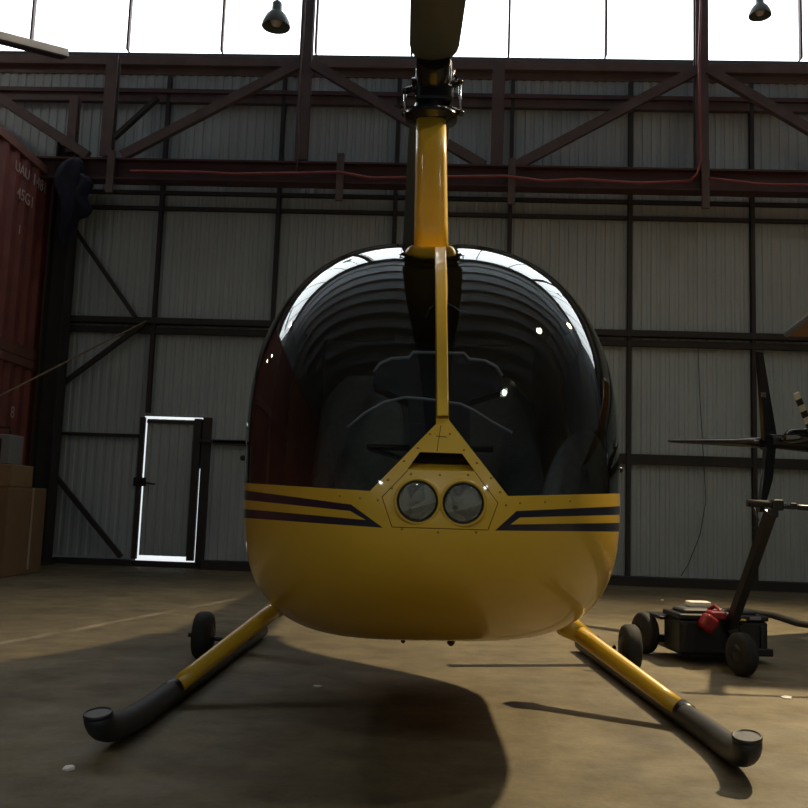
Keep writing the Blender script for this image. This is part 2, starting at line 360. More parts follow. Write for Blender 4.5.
tt.v += []; o = len(tt.v); tt.add(tt2.v, tt2.f, 0, True)
tag(link('tarpaulin', tt, BLUE), 'dark blue tarpaulin bundled round the head of the corner column', 'tarpaulin')
# tan strap
s0, s1 = atY(-30, 411, 9.2), atY(146, 321, YW-.2)
tag(link('strap', MB().bar(s0, s1, .035, .012, upv=(0, 0, 1)), STRAP), 'tan webbing strap stretched from the wall girt past the red containers', 'strap')
# strip light fixture
a, c2 = V(atY(-60, 22, 8.4)), V(atY(65, 54, 9.6))
t = thing('strip_light', 'pale unlit strip light hanging at upper left before the glazing', 'light fixture', (a+c2)/2)
link('housing', MB().bar(a, c2, .14, .08), MILK, t, world=t)
link('underside', MB().bar(a-V((0, 0, .045)), c2-V((0, 0, .045)), .12, .02), STEEL3, t, world=t)
link('hanger', MB().tube([a.lerp(c2, .2)+V((0, 0, .03)), a.lerp(c2, .2)+V((0, 0, ZT-a.z))], .004, 6).tube([a.lerp(c2, .3)+V((0, 0, .03)), a.lerp(c2, .3)+V((0, 0, ZT-a.z))], .004, 6), STEEL3, t, world=t)
# ================================================================== cables
def wire(name, pts, r, m, label, cat='cable'): return tag(link(name, MB().tube(pts, r, 7), m), label, cat)
YC = YB_-.06
w = []
for px, py in ((75, 170), (130, 171), (200, 172), (235, 174), (298, 173), (338, 172), (372, 178), (440, 177), (505, 176), (545, 181), (580, 179), (640, 183), (690, 181)):
    w.append(atY(px, py, YC))
w = w[1:]
wire('power_cable', w, .018, REDC, 'faded red cable sagging along the brown crane beam', 'cable')
wire('power_cable', [atY(701, 0, YC), atY(699, 60, YC), atY(700, 120, YC), atY(701, 160, YC), atY(697, 174, YC-.02), atY(690, 180, YC-.02)], .016, REDC, 'pinkish cable running down the right hand upper post to the beam')
wire('power_cable', [atY(709, 178, YC), atY(735, 181, YC), atY(760, 184, YC), atY(830, 185, YC)], .014, REDC, 'thin red cable on the beam right of the right hand upper post')
wire('light_cable', [atY(x, y, YT-.1) for x, y in ((306, -10), (304, 30), (300, 75), (298, 110), (299, 150), (296, 172))], .009, SILL, 'thin cord dangling down the post left of the rotor mast', 'cable')
wire('hanging_wire', [atY(x, y, YW-.15) for x, y in ((698, 345), (700, 400), (703, 450), (706, 500), (700, 535), (688, 565), (681, 576))], .005, STEEL3, 'thin dark wire hanging down the pale wall right of the yellow helicopter', 'wire')
wire('floor_cable', [atZ(x, y, .02) for x, y in ((700, 612), (740, 611), (775, 616), (800, 624), (840, 630))], .03, RUB, 'black hose lying on the floor behind the battery cart', 'hose')
# debris on floor
for i, (px, py, sz, lb) in enumerate(((786, 697, .03, 'pale paper scrap on the floor right of the battery cart wheel'), (662, 600, .02, 'tiny pale scrap on the floor near the wall behind the battery cart'),
                                  (318, 686, .022, 'tiny pale scrap on the floor below the left of the fuselage'), (68, 768, .02, 'pale chip on the floor in front of the left skid toe'))):
    p = atZ(px, py, .004)
    mb = MB(); vs = [(p.x+sz*random.uniform(.7, 1.4)*cos(a*1.26), p.y+sz*random.uniform(.7, 1.3)*sin(a*1.26), .004+random.uniform(0, .006)) for a in range(5)]
    mb.add(vs+[(v[0], v[1], 0.0005) for v in vs], [(0, 1, 2, 3, 4), (9, 8, 7, 6, 5)]+[(k, (k+1) % 5, 5+(k+1) % 5, 5+k) for k in range(5)])
    tag(link('paper_scrap', mb, WHT), lb, 'litter')
# ================================================================== pendant lamps
def pendant(loc, dia, label, lit=0, colr=(1, .86, .6), radius=.12, aim=(0, 0)):
    t = thing('pendant_lamp', label, 'pendant lamp', loc, 0, None)
    r = dia/2
    prof = [(r*.98, 0), (r, .01), (r*.93, r*.35), (r*.72, r*.8), (r*.45, r*1.1), (r*.36, r*1.15), (r*.34, r*1.75), (r*.2, r*1.9), (r*.19, r*1.88), (r*.33, r*1.7), (r*.34, r*1.12), (r*.7, r*.77), (r*.91, r*.33), (r*.96, 0)]
    s = MB(); n = 28
    s.loft([[V((a*cos(2*pi*k/n), a*sin(2*pi*k/n), z)) for k in range(n)] for a, z in prof], False)
    link('shade', s, LAMPG, t)
    link('cord', MB().tube([(0, 0, r*1.8), (0, 0, ZT-loc[2])], .012, 8), LAMPG, t)
    link('bulb', MB().lathe((0, 0, 0), [(.02, r*.95), (r*.3, r*.75), (r*.42, r*.45), (r*.3, r*.15), (.01, r*.03)]), GLOW if lit else WHT, t)
    if lit:
        l = bpy.data.lights.new('lamp_light', 'SPOT'); l.energy = lit; l.color = colr; l.shadow_soft_size = radius
        l.spot_size = R(165) if aim == (0, 0) else R(92); l.spot_blend = 1.0
        lo = bpy.data.objects.new('lamp_light', l); COL.objects.link(lo); lo.parent = t; lo.location = (0, 0, -.03); lo.rotation_euler = V((-aim[0], -aim[1], 1)).to_track_quat('Z', 'Y').to_euler()
    return t
lp = atY(276, 27, 9.9); pendant(tuple(lp), .335, 'grey bell-shaped pendant lamp hanging before the glazing at upper left')
lp = atY(760, 16, 10.6); pendant(tuple(lp), .27, 'small dome pendant lamp hanging before the glazing at upper right')
pendant((4.7, 7.9, 7.0), .5, 'lit pendant lamp high on the right above the cart, farthest of the right hand row', 3800, (1, .79, .47), radius=.14, aim=(-.36, -.55))
pendant((2.95, 4.9, 7.0), .4, 'lit pendant lamp high above the right skid, middle one of the right hand row', 120, (1, .84, .58))
pendant((2.95, 1.55, 8.5), .5, 'lit pendant lamp nearest the viewer in the right hand row', 160, (1, .9, .7))
pendant((-6.4, 9.6, 7.4), .45, 'lit pendant lamp above the stacked containers', 110, (1, .93, .8), radius=.16, aim=(.6, -.5))
for x_, nm in ((-5, 'left'), (0, 'middle'), (5, 'right')):  # unseen lamps added behind the viewer as soft frontal fill
    pendant((x_, -6.2, 7.6), .4, 'added unseen fill lamp by the front wall behind the viewer, %s one of three' % nm, 470, (.9, .97, 1), radius=.2)
for yy, zz, lb in ((7.75, 4.0, 'small lit work light fixed to the container side beyond the left photo edge'), (8.5, 3.7, 'second small lit work light on the container side, nearer the back wall')):
    t = thing('work_light', lb, 'work light', (-5.12, yy, zz))
    link('housing', MB().rbox((.06, 0, 0), (.12, .2, .16), .02), LAMPG, t); link('bulb', MB().lathe((.12, 0, 0), [(.055, 0), (.05, .012), (.02, .02)], (1, 0, 0), 20), GLOW, t)
# ================================================================== HELICOPTER
HR = thing('helicopter', 'yellow helicopter with a dark bubble windshield and navy stripes, seen nose-on in the middle', 'helicopter', (0, 2.55, 0), R(1.8))
HM = HR.matrix_world.copy(); HI = HM.inverted()
BL = R(1.1)
def tilt(p): x, y, z = p; return V((x*cos(BL)-(z-.4)*sin(BL), y, .4+(z-.4)*cos(BL)+x*sin(BL)))
def untilt(p): x, y, z = p; z -= .4; return V((x*cos(BL)+z*sin(BL), y, .4+z*cos(BL)-x*sin(BL)))
def se(t, p): t = max(0., min(1., t)); return max(0., 1-(1-t)**p)**(1/p)
def sm(a, b, t): t = max(0., min(1., (t-a)/(b-a))); return t*t*(3-2*t)
W0, ZTOP, ZBOT, ZN = .722, 2.045, .365, .80
def prof(s):
    w = W0*se(s/1.15, 2.1); w = w*(1-.72*sm(1.9, 3.7, s)) if s > 1.9 else w
    zt = ZN+(ZTOP-ZN)*se(s/1.55, 1.55); zt = zt-.33*sm(2.3, 3.7, s)
    zb = ZN-(ZN-ZBOT)*se(s/.95, 2.0); zb = zb+.9*sm(1.8, 3.7, s)
    zc = ZN+.2*se(s/1.0, 1.6)+.3*sm(1.9, 3.7, s)
    k = sm(0, .6, s)
    return w, zt, zb, zc, 2.2+.7*k, 2.4+1.15*k
def g(p):      # implicit: <1 inside (untilted local)
    x, s, z = p
    if s <= 0: return 9
    w, zt, zb, zc, nu, nl = prof(s)
    if z > zc: h = zt-zc-.028*math.exp(-(x/.07)**2)*sm(.2, 1.2, s); n = nu
    else: h = zc-zb; n = nl
    return (abs(x)/w)**n+(abs(z-zc)/h)**n
def hit(px, py):
    d = ray(px, py); t = 2.2
    while t < 5:
        p = CAM+d*t; q = untilt(HI @ p)
        if g(q) < 1:
            a, b = t-.02, t
            for _ in range(18):
                m = (a+b)/2
                if g(untilt(HI @ (CAM+d*m))) < 1: b = m
                else: a = m
            return CAM+d*b
        t += .02
    return None
NT = 144
def ring(s):
    w, zt, zb, zc, nu, nl = prof(s); out = []
    for k in range(NT):
        a = 2*pi*(k+.5)/NT; ca, sa = cos(a), sin(a)
        n = nu if sa > 0 else nl
        x = w*math.copysign(abs(ca)**(2/n), ca)
        h = zt-zc-.028*math.exp(-(x/.07)**2)*sm(.2, 1.2, s) if sa > 0 else zc-zb
        out.append(V((x, s, zc+h*math.copysign(abs(sa)**(2/n), sa))))
    return out
SPL = 1.5
def cutmesh(ss, planes):
    bm = bmesh.new(); prev = None
    for s in ss:
        r = [bm.verts.new(tilt(p)) for p in ring(s)]
        if prev:
            for k in range(NT): bm.faces.new((prev[k], prev[(k+1) % NT], r[(k+1) % NT], r[k]))
        prev = r
    for co, no in planes:
        bmesh.ops.bisect_plane(bm, geom=bm.verts[:]+bm.edges[:]+bm.faces[:], dist=1e-6, plane_co=co, plane_no=no)
    bmesh.ops.recalc_face_normals(bm, faces=bm.faces[:])
    return bm
def lplane(a, b):    # plane through the eye and two marks on the nose, in helicopter space
    n = ray(*a).cross(ray(*b)).normalized()
    return HI @ CAM, (HI.to_3x3() @ n)
LN = [((245, 483), (370, 491)), ((370, 491), (434, 426)), ((435, 250), (436, 418)), ((446, 250), (449, 418)), ((452, 424), (508, 496)), ((508, 496), (617, 493.5)),
      ((246, 490.5), (351, 504.5)), ((351, 504.5), (383, 527.8)), ((383, 527.8), (245, 518)), ((246, 500), (350, 511)), ((350, 511), (366, 520)), ((366, 520), (245, 509)),
      ((516.5, 511), (614, 506.5)), ((495, 530.6), (516.5, 511)), ((495, 530.6), (614, 531.6)), ((520, 517.5), (614, 515)), ((510.5, 524.5), (520, 517.5)), ((510.5, 524.5), (614, 523)),
      ((420, 452), (462, 453.5)), ((462, 453.5), (475, 471.5)), ((475, 471.5), (407, 469.5)), ((407, 469.5), (420, 452))]
def inpoly(x, y, P):
    c = False
    for i in range(len(P)):
        (x1, y1), (x2, y2) = P[i], P[i-1]
        if (y1 > y) != (y2 > y) and x < (x2-x1)*(y-y1)/(y2-y1)+x1: c = not c
    return c
def ext(a, b, x): return a[1]+(b[1]-a[1])*(x-a[0])/(b[0]-a[0])
VENT = [(420, 452), (462, 453.5), (475, 471.5), (407, 469.5)]
GL1 = [(435, -200), (436, 423.9), (434, 426), (370, 491), (100, ext((245, 483), (370, 491), 100)), (100, -200)]
GL2 = [(446, -200), (449, 420.1), (452, 424), (508, 496), (760, ext((508, 496), (617, 493.5), 760)), (760, -200)]
ST1 = [(100, ext((246, 490.5), (351, 504.5), 100)), (351, 504.5), (383, 527.8), (100, ext((383, 527.8), (245, 518), 100))]
ST1i = [(100, ext((246, 500), (350, 511), 100)), (350, 511), (366, 520), (100, ext((366, 520), (245, 509), 100))]
ST2 = [(760, ext((516.5, 511), (614, 506.5), 760)), (516.5, 511), (495, 530.6), (760, ext((495, 530.6), (614, 531.6), 760))]
ST2i = [(760, ext((520, 517.5), (614, 515), 760)), (520, 517.5), (510.5, 524.5), (760, ext((510.5, 524.5), (614, 523), 760))]
def classify(c):
    px, py = proj(HM @ c)
    if inpoly(px, py, GL1): return 'gl'
    if inpoly(px, py, GL2): return 'gr'
    if c.y > .5 and False: return 'y'
    if inpoly(px, py, VENT) and c.y < .6: return 'x'
    for A, B in ((ST1, ST1i), (ST2, ST2i)):
        if inpoly(px, py, A) and not inpoly(px, py, B): return 'n'
    return 'y'
ss = [.0004] + [SPL*(1-cos(pi/2*i/64))**1.0 for i in range(3, 65)]
# densify near the nose
ss = sorted(set([round(v, 5) for v in ss] + [.001, .0018]))
ss[-1] = SPL
bm = cutmesh(ss, [lplane(a, b) for a, b in LN])
cap = bm.verts.new(tilt((0, .0, ZN)))
parts = {'gl': MB(), 'gr': MB(), 'shell': MB(), 'x': MB()}
for f in bm.faces:
    c = f.calc_center_median(); k = classify(c)
    mi = 1 if k == 'n' else 0
    if k in 'yn': k = 'shell'
    parts[k].add([v.co.copy() for v in f.verts], [tuple(range(len(f.verts)))], mi, True)
bm.free()
r_ = [tilt(p) for p in ring(ss[0])]; parts['shell'].add(r_, [tuple(range(NT))], 0, True)
# rear body (behind the windshield bows)
zl = lambda px, py: untilt(HI @ hit(px, py)).z
zw = zl(252, 484); stz = [zl(252, 492), zl(252, 501), zl(252, 510), zl(252, 518.5)]
rs = [SPL+(3.7-SPL)*i/44 for i in range(45)]
pl = [(tilt((0, 0, z)), tilt((0, 0, z+1))-tilt((0, 0, z))) for z in [zw, 1.72]+stz] + [((0, s, 0), (0, 1, 0)) for s in (1.56, 2.05)]
bm = cutmesh(rs, pl)
parts['win'] = MB()
for f in bm.faces:
    c = untilt(f.calc_center_median()); k = 'shell'; mi = 0
    if zw < c.z < 1.72 and 1.56 < c.y < 2.05: k = 'win'
    if (stz[1] < c.z < stz[0] or stz[3] < c.z < stz[2]) and c.y < 3.3: mi = 1
    parts[k].add([v.co.copy() for v in f.verts], [tuple(range(len(f.verts)))], mi, True)
bm.free()
parts['shell'].add([tilt(p) for p in ring(3.7)], [tuple(range(NT))], 0, False)
sh = link('fuselage', parts['shell'], [YEL, NAVY], HR)
wl = link('windshield', parts['gl'], WIND, HR); wl['label'] = 'left half of the dark tinted windshield'
wr = link('windshield', parts['gr'], WIND, HR); wr['label'] = 'right half of the dark tinted windshield'
for sgn in (-1, 1):
    wm = MB(); W_ = parts['win']
    for f_ in W_.f:
        if (sum(W_.v[i].x for i in f_)/len(f_))*sgn > 0: wm.add([W_.v[i] for i in f_], [tuple(range(len(f_)))], 0, True)
    link('cabin_window', wm, WIND, HR)
# windshield centre bow stands slightly proud
cb = MB(); rows = []
for i in range(44):
    py = 418-(418-251)*i/43; h0 = hit(ext((418, 436), (250, 435), 0) if False else 436-(418-py)/168, py); h1 = hit(449-(418-py)/168*3, py)
    if h0 is None or h1 is None: continue
    rows.append([HI @ h0, HI @ h0 + V((.004, -.014, .006)), HI @ h1 + V((-.004, -.014, .006)), HI @ h1])
cb.loft(rows, False, closed=False, smooth=False); link('centre_bow', cb, YEL, HR)
# recessed nose air intake
vc = [HI @ hit(*p) for p in VENT]; vb = [p+V((0, .07, .0)) for p in vc]; vb[2] += V((0, 0, .022)); vb[3] += V((0, 0, .022)); vb[0] += V((0, 0, .03)); vb[1] += V((0, 0, .03))
vm = MB().add(vc+vb, [(0, 1, 5, 4), (1, 2, 6, 5), (2, 3, 7, 6), (3, 0, 4, 7)], 0).add(vb, [(0, 1, 2, 3)], 1)
link('air_intake', vm, [YEL, BLK], HR)
# panel seam lines and rivets of the nose panel
SEAMM = mat('seam_sealant', (.12, .06, .01), .8)
def seam(a, b, n=10):
    pts = [HI @ hit(a[0]+(b[0]-a[0])*i/n, a[1]+(b[1]-a[1])*i/n) for i in range(n+1)]
    link('panel_seam', MB().tube(pts, .0012, 5), SEAMM, HR)
for a, b in (((382, 497), (408, 470)), ((441, 425), (437, 451)), ((475, 472), (498, 503)), ((382, 497), (392, 527)), ((498, 503), (488, 530)), ((392, 527), (488, 530)), ((436, 436), (447, 437))): seam(a, b)
RIV = mat('rivet_head', (.33, .2, .03), .4)
for px, py in ((418, 448), (404, 461), (388, 480), (464, 450), (477, 463), (491, 478), (500, 492), (411, 474), (440, 475), (468, 475), (402, 529), (438, 532), (476, 532), (430, 434), (450, 434), (392, 488), (378, 500), (506, 505), (488, 490), (360, 498), (340, 496), (520, 503), (545, 502), (570, 501)):
    p = HI @ hit(px, py); link('rivet', MB().lathe(p, [(.004, 0), (.0035, .0015), (.001, .0022)], (0, -1, 0), 8), RIV, HR)
# landing lights
for px, py, lb in ((417.3, 501), (463, 503)) and ((417.3, 501, 'left'), (463, 503, 'right')):
    p = HI @ hit(px, py); ax = V((0, -1, -.05)).normalized(); p = p+V((0, -.012, 0))
    L_ = link('landing_light', MB().lathe(p, [(.066, -.03), (.0665, 0), (.061, .003), (.057, .0), (.0565, -.012)], ax, 40), YEL, HR)
    rf = MB().lathe(p, [(.0565, -.0), (.05, -.014), (.036, -.026), (.02, -.034), (.008, -.038)], ax, 40); link('reflector', rf, CHR, L_)
    link('lens', MB().lathe(p, [(.056, .0), (.05, .004), (.03, .008), (.001, .0095)], ax, 40), LENS, L_)
    link('filament_shield', MB().tube([p+V((0, .02, 0)), p+V((0, .005, 0))], .009, 12).tube([p+V((.0, .006, 0)), p+V((.035, .004, 0))], .002, 6), ALU, L_)
    link('gasket', MB().lathe(p, [(.0575, -.004), (.0575, .0045), (.0545, .005), (.0545, -.004)], ax, 40), BLK, L_)
# belly drain fittings
for px, py, r in ((403, 641, .008), (451, 642, .014)):
    q = HI @ atY(px, py, 3.35); link('drain', MB().tube([q+V((0, 0, .06)), q+V((0, 0, .0))], r*.5, 8).lathe(q-V((0, 0, r)), [(r*.4, 0), (r, r*.6), (r, r*1.3), (r*.5, r*2)], n=12), BLK, HR)
# cabin interior
def body(mb, p0, p1): return mb
for sx in (-1, 1):
    x = sx*.31
    st = MB(); rings = []
    for i in range(17):
        t = i/16; z = .78+.68*t; w = .235*(1-.25*t)*(1-max(0, t-.72)**2*7); th = .07*(1-.4*t)
        w = max(w, .05)
        rings.append([tilt((x+w*math.copysign(abs(cos(a))**.6, cos(a)), 1.52+.2*t+th*math.copysign(abs(sin(a))**.6, sin(a)), z)) for a in (2*pi*k/20 for k in range(20))])
    st.loft(rings); so = link('seat', st, SEATM, HR); link('seat_cushion', MB().rbox(tilt((x, 1.3, .8)), (.48, .48, .13), .05), SEATM, so)
# taller side seat whose rounded shoulder shows low in the right of the windshield
sp = MB(); rings = []
for i in range(15):
    t = i/14; z = .86+.29*t; w = .16*sqrt(max(.02, 1-t*t))+.02
    rings.append([tilt((.60-.05*(1-t)+w*.7*cos(a), .98+.1*sin(a)*(1-.5*t), z)) for a in (2*pi*k/18 for k in range(18))])
sp.loft(rings); link('side_cushion', sp, mat('pale_seat_fabric', (.42, .43, .37), .9, var=.2, scale=40), HR)
pod = MB(); PY = 3.45
P0 = [(373, 384), (374, 372), (380, 364), (392, 358.5), (409, 357.5), (413, 352.5), (464, 353.5), (469, 359.5), (485, 361), (496, 367), (502, 376), (503, 390)]
fr = [HI @ atY(*p, PY) for p in P0] + [HI @ atY(*p, PY) for p in ((470, 400), (470, 470), (410, 470), (408, 400))]
bk = [p+V((0, .16, -.01)) for p in fr]; n = len(fr)
pod.add(fr+bk, [tuple(range(n)), tuple(range(2*n-1, n-1, -1))]+[(i, (i+1) % n, n+(i+1) % n, n+i) for i in range(n)])
link('instrument_console', pod, DARKIN, HR)
link('console_rim', MB().tube(fr[1:11], .007, 8), PODM, HR)
for i in range(5):
    q = HI @ atY(400+i*20, 376, PY); link('gauge', MB().lathe(q, [(.026, 0), (.026, .006), (.022, .007), (.022, .004), (.001, .004)], (0, 1, 0), 20), DARKIN, HR)
link('reflection_arc', MB().tube([HI @ atY(x, y, 3.15) for x, y in ((347, 428), (365, 413), (385, 402), (405, 397.5), (425, 399), (445, 402), (460, 404), (475, 411), (490, 421), (512, 433))], .0055, 8), PODM, HR)  # pale tube standing in for a curved reflection in the windshield
link('cabin_floor', MB().box((-.5, .5, .62), (.5, 2.0, .66)), DARKIN, HR)
link('bulkhead', MB().rbox(tilt((0, 2.1, 1.2)), (1.1, .04, 1.0), .02), mat('cabin_lining', (.2, .21, .23), .8), HR)
link('cyclic_stick', MB().tube([tilt((0, .95, .66)), tilt((0, 1.0, 1.0)), tilt((-.25, 1.05, 1.08)), tilt((.25, 1.05, 1.08))], .014, 8), BLK, HR)
# thin lit cord of the headset near the bow
link('headset_cord', MB().tube([HI @ atY(x, y, 3.5) for x, y in ((426, 318), (430, 308), (436, 304), (446, 303), (454, 307), (460, 311), (470, 312))], .0035, 6), ALU, HR)
# door mirror-side handles
for px, py, sx in ((620, 470, 1), (243, 458, -1)):
    q = HI @ atY(px, py, 3.75); link('door_handle', MB().tube([q+V((-.05*sx, 0, 0)), q], .006, 8).lathe(q, [(.004, -.008), (.012, -.004), (.012, .004), (.004, .008)], (0, 1, 0), 12), BLK, HR)
# mast fairing
YM = 5.0
mt, mb_ = HI @ atY(431, 124, YM), HI @ atY(431, 262, YM)
mb_ = mb_ + (mb_-mt)*.1
def air(c, w, ch, n=48, back=.6):
    o = []
    for k in range(n):
        a = 2*pi*k/n; y = -cos(a); x = sin(a)
        yy = math.copysign(abs(y)**(.55 if y < 0 else 1), y)*ch*(.26 if y < 0 else back); xx = math.copysign(abs(x)**.5, x)*w/2*(1 if y < 0 else (1-y*.35))
        o.append(V((c[0]+xx, c[1]+yy, c[2])))
    return o
mf = MB().loft([air(mb_.lerp(mt, t), .2-.025*t, .36) for t in (.12, .3, .5, .75, 1)]); link('mast_fairing', mf, YEL, HR)
# rotor head
hb = MB(); hx = mt
hc = HI @ atY(432, 88, YM)
hb.lathe((mt.x, mt.y, mt.z-.01), [(.07, 0), (.075, .01), (.15, .03), (.155, .06), (.11, .075), (.10, .12), (.06, .13), (.045, .2), (.04, .36)])
ho = link('rotor_head', hb, SHINY, HR)
q = [HI @ atY(x, y, YM) for x, y in ((405, 90), (405, 114), (460, 80), (460, 114), (421, 65), (414, 84), (448, 66), (458, 82))]
link('pitch_link', MB().tube([q[0], q[1]], .009, 8), CHR, ho); link('pitch_link', MB().tube([q[2], q[3]], .009, 8), CHR, ho); link('pitch_horn', MB().tube([q[4], q[5]], .012, 8), CHR, ho); link('pitch_horn', MB().tube([q[6], q[7], q[2]], .012, 8), SHINY, ho)
hm = MB()
for (x0, y0), (x1, y1), r in (((405, 91), (425, 86), .02), ((404, 114), (420, 110), .018), ((460, 82), (445, 88), .02), ((461, 113), (446, 108), .018), ((412, 84), (455, 84), .035), ((423, 62), (418, 78), .022), ((452, 70), (447, 84), .022), ((440, 95), (449, 108), .012), ((418, 97), (422, 108), .012)):
    hm.tube([HI @ atY(x0, y0, YM-.03), HI @ atY(x1, y1, YM-.03)], r, 10)
for x, y in ((405, 91), (404, 114), (460, 82), (461, 113), (447, 92), (421, 66)):
    hm.lathe(HI @ atY(x, y, YM-.05), [(.006, -.02), (.017, -.012), (.017, .012), (.006, .02)], (0, 1, 0), 10)
hm.rbox(HI @ atY(434, 80, YM), (.2, .2, .2), .03).rbox(HI @ atY(434, 98, YM), (.22, .2, .12), .03); link('hub_block', hm, SHINY, ho)
# blades: airfoil section swept along a line
def blade(p0, p1, chord, label=None, root=.55, m=BLADE, parent=HR, name='rotor_blade', nst=18):
    p0, p1 = V(p0), V(p1); d = (p1-p0).normalized(); c = d.cross(V((0, 0, 1))).normalized(); n = c.cross(d).normalized(); L = (p1-p0).length
    rings = []
    for i in range(nst+1):
        s_ = L*i/nst; k = min(1, s_/root); ch = (.19+(chord-.19)*sm(.1, 1, k)) if k < 1 else chord; th = .12*(1-k)+.032*k
        if i == nst: ch *= .96; th *= .5
        ctr = p0+d*s_
        rings.append([ctr+c*(ch*(.5*cos(a)))+n*(th/2*sin(a)*(1 if cos(a) > 0 else 1-.5*abs(cos(a)))) for a in (2*pi*k2/18 for k2 in range(18))])
    o = link(name, MB().loft(rings), m, parent)
    if label: o['label'] = label
    return o
hz_ = 3.245
f1 = HI @ atY(433, 62, 4.83); f2 = HI @ atY(437.5, 8, 4.18); dd = (f2-f1).normalized()
f1.z = f1.z
blade(f1, f1+dd*4.6, .268, 'rotor blade reaching forward over the viewer', root=.2, nst=60)
a1 = HI @ atY(432, 108, 5.3); a2 = HI @ atY(416, 245, 8.9)
dd2 = (a2-a1).normalized(); blade(a1, a1+dd2*4.6, .27, 'rotor blade reaching back behind the mast', root=.3)
link('blade_grip', MB().tube([hc+V((0, .3, -.01)), f1+dd*.1], [.1, .095], 20, sq=1.0), SHINY, ho)
# tail
tb = MB().tube([tilt((0, 3.3, 1.42)), tilt((0, 7.3, 1.5))], [.2, .09], 20); link('tail_boom', tb, YEL, HR)
fn = MB()
def plate(mb, pts, th, axis=0, mi=0):
    n = len(pts); off = V((th/2, 0, 0)) if axis == 0 else V((0, 0, th/2)) if axis == 2 else V((0, th/2, 0))
    mb.add([V(p)-off for p in pts]+[V(p)+off for p in pts], [tuple(range(n)), tuple(range(2*n-1, n-1, -1))]+[(i, (i+1) % n, n+(i+1) % n, n+i) for i in range(n)], mi); return mb
plate(fn, [(0, 6.9, 1.45), (0, 7.25, 1.5), (0, 7.5, 2.2), (0, 7.25, 2.2)], .03); plate(fn, [(0, 6.9, 1.5), (0, 7.2, 1.45), (0, 7.4, .95), (0, 7.2, .95)], .03)
link('tail_fin', fn, YEL, HR); link('stabiliser', plate(MB(), [(0, 6.75, 1.5), (.7, 6.9, 1.5), (.7, 7.15, 1.5), (0, 7.1, 1.5)], .03, 2), YEL, HR)
link('tail_rotor', MB().tube([(-.06, 7.15, 1.52), (-.2, 7.15, 1.52)], .03).bar((-.2, 7.15, .97), (-.2, 7.15, 2.07), .1, .015, upv=(1, 0, 0)), BLK, HR)
# ---- skids, struts, wheels
TR = .046
def skid(toe, rear, tip, name):
    toe, rear, tip = V(toe), V(rear), V(tip); pts = []
    d = (toe-rear).normalized(); z = TR+.004
    for i in range(9): p = rear.lerp(toe, i/8); pts.append(V((p.x, p.y, z)))
    a = pts[-1]; ctrl = a+d*.12
    ctrl.z = z; c2 = V((tip.x*.8+ctrl.x*.2, tip.y-.01, z-.0))
    for i in range(1, 13): t = i/12; pts.append(a*(1-t)**3+ctrl*3*t*(1-t)**2+c2*3*t*t*(1-t)+tip*t**3)
    return pts
lt, rt_ = HI @ V((-1.083, 3.42, 0)), HI @ V((1.03, 3.49, 0))
lr, rr = HI @ V((-1.10, 5.75, 0)), HI @ V((.90, 5.75, 0))
SK = []
for toe, rear, tpx, lb in ((lt, lr, (98, 713), 'left'), (rt_, rr, (747, 736), 'right')):
    tp = HI @ atY(*tpx, 3.0 if lb == 'left' else 3.04)
    pts = skid(toe, rear, tp, lb); k = link('skid', MB().tube(pts, [TR]*(len(pts)-4)+[TR*1.0]*4, 20, upv=(0, 0, 1)), TUBE, HR); SK.append((pts, k))
    link('skid_shoe', MB().bar(pts[1]-V((0, 0, TR)), pts[8]-V((0, 0, TR)), .04, .008), BLK, k)
    # bright rim of the open tube end
    d_ = (pts[-1]-pts[-2]).normalized(); link('end_cap', MB().lathe(pts[-1], [(TR*1.02, -.01), (TR*1.02, .002), (TR*.9, .004), (TR*.86, -.004), (.001, -.004)], d_, 20), TUBE, k)
def onskid(pts, wy):
    return pts[0].lerp(pts[8], (pts[0].y-wy)/(pts[0].y-pts[8].y))
for (pts, k), sx, foot, topp in ((SK[0], -1, (166, 694), (279, 606)), (SK[1], 1, (673, 708), (574, 630))):
    fp = onskid(pts, (HI @ atZ(*((172, 705) if sx < 0 else (684, 728)), 0)).y)+V((0, 0, .012))
    tp = HI @ atY(*topp, 4.25); e = (tp-fp)
    rings = []
    st = MB().tube([fp+e*t for t in (0.0, .2, .5, .8, 1.12)], [.036, .036, .037, .038, .04], 18, sq=1.0)
    link('strut', st, YEL, HR)
    link('strut_clamp', MB().tube([fp-e*.06, fp-e*.03, fp+e*.05], [.03, .041, .041], 18), BLK, HR)
    # root fillet fairing on the belly
    link('strut_fairing', MB().tube([tp-e*.06, tp+e*.08, tp+e*.2], [.04, .06, .03], 18), YEL, HR)
    # rear strut
    fr_ = onskid(pts, (HI @ V((0, 5.25, 0))).y)+V((0, 0, .04)); tr_ = V((sx*.5, fr_.y-.02, .52))
    link('strut', MB().tube([fr_, fr_.lerp(tr_, .5), tr_], .04, 16), YEL, HR); link('strut_clamp', MB().tube([fr_-(tr_-fr_)*.06, fr_+(tr_-fr_)*.08], .047, 16), BLK, HR)
# ground handling wheels clamped to the skids
for px, py, sx in ((202, 659, -1), (630, 671, 1)):
    c = HI @ (atZ(px, py, 0)); c.z = .125
    ax = V((1, 0, 0))
    w = link('ground_wheel', MB().lathe(c-ax*.045, [(.07, 0), (.112, .004), (.124, .02), (.125, .045), (.124, .07), (.112, .086), (.07, .09)], ax, 36), RUB, HR)
    link('wheel_hub', MB().lathe(c-ax*.05, [(.02, -.005), (.05, 0), (.069, .008), (.069, .092), (.05, .1), (.02, .105)], ax, 24), BLK, w)
    link('wheel_axle', MB().tube([c-ax*.08*1, c+V((-sx*.2, 0, -.03))], .013, 8), BLK, w)
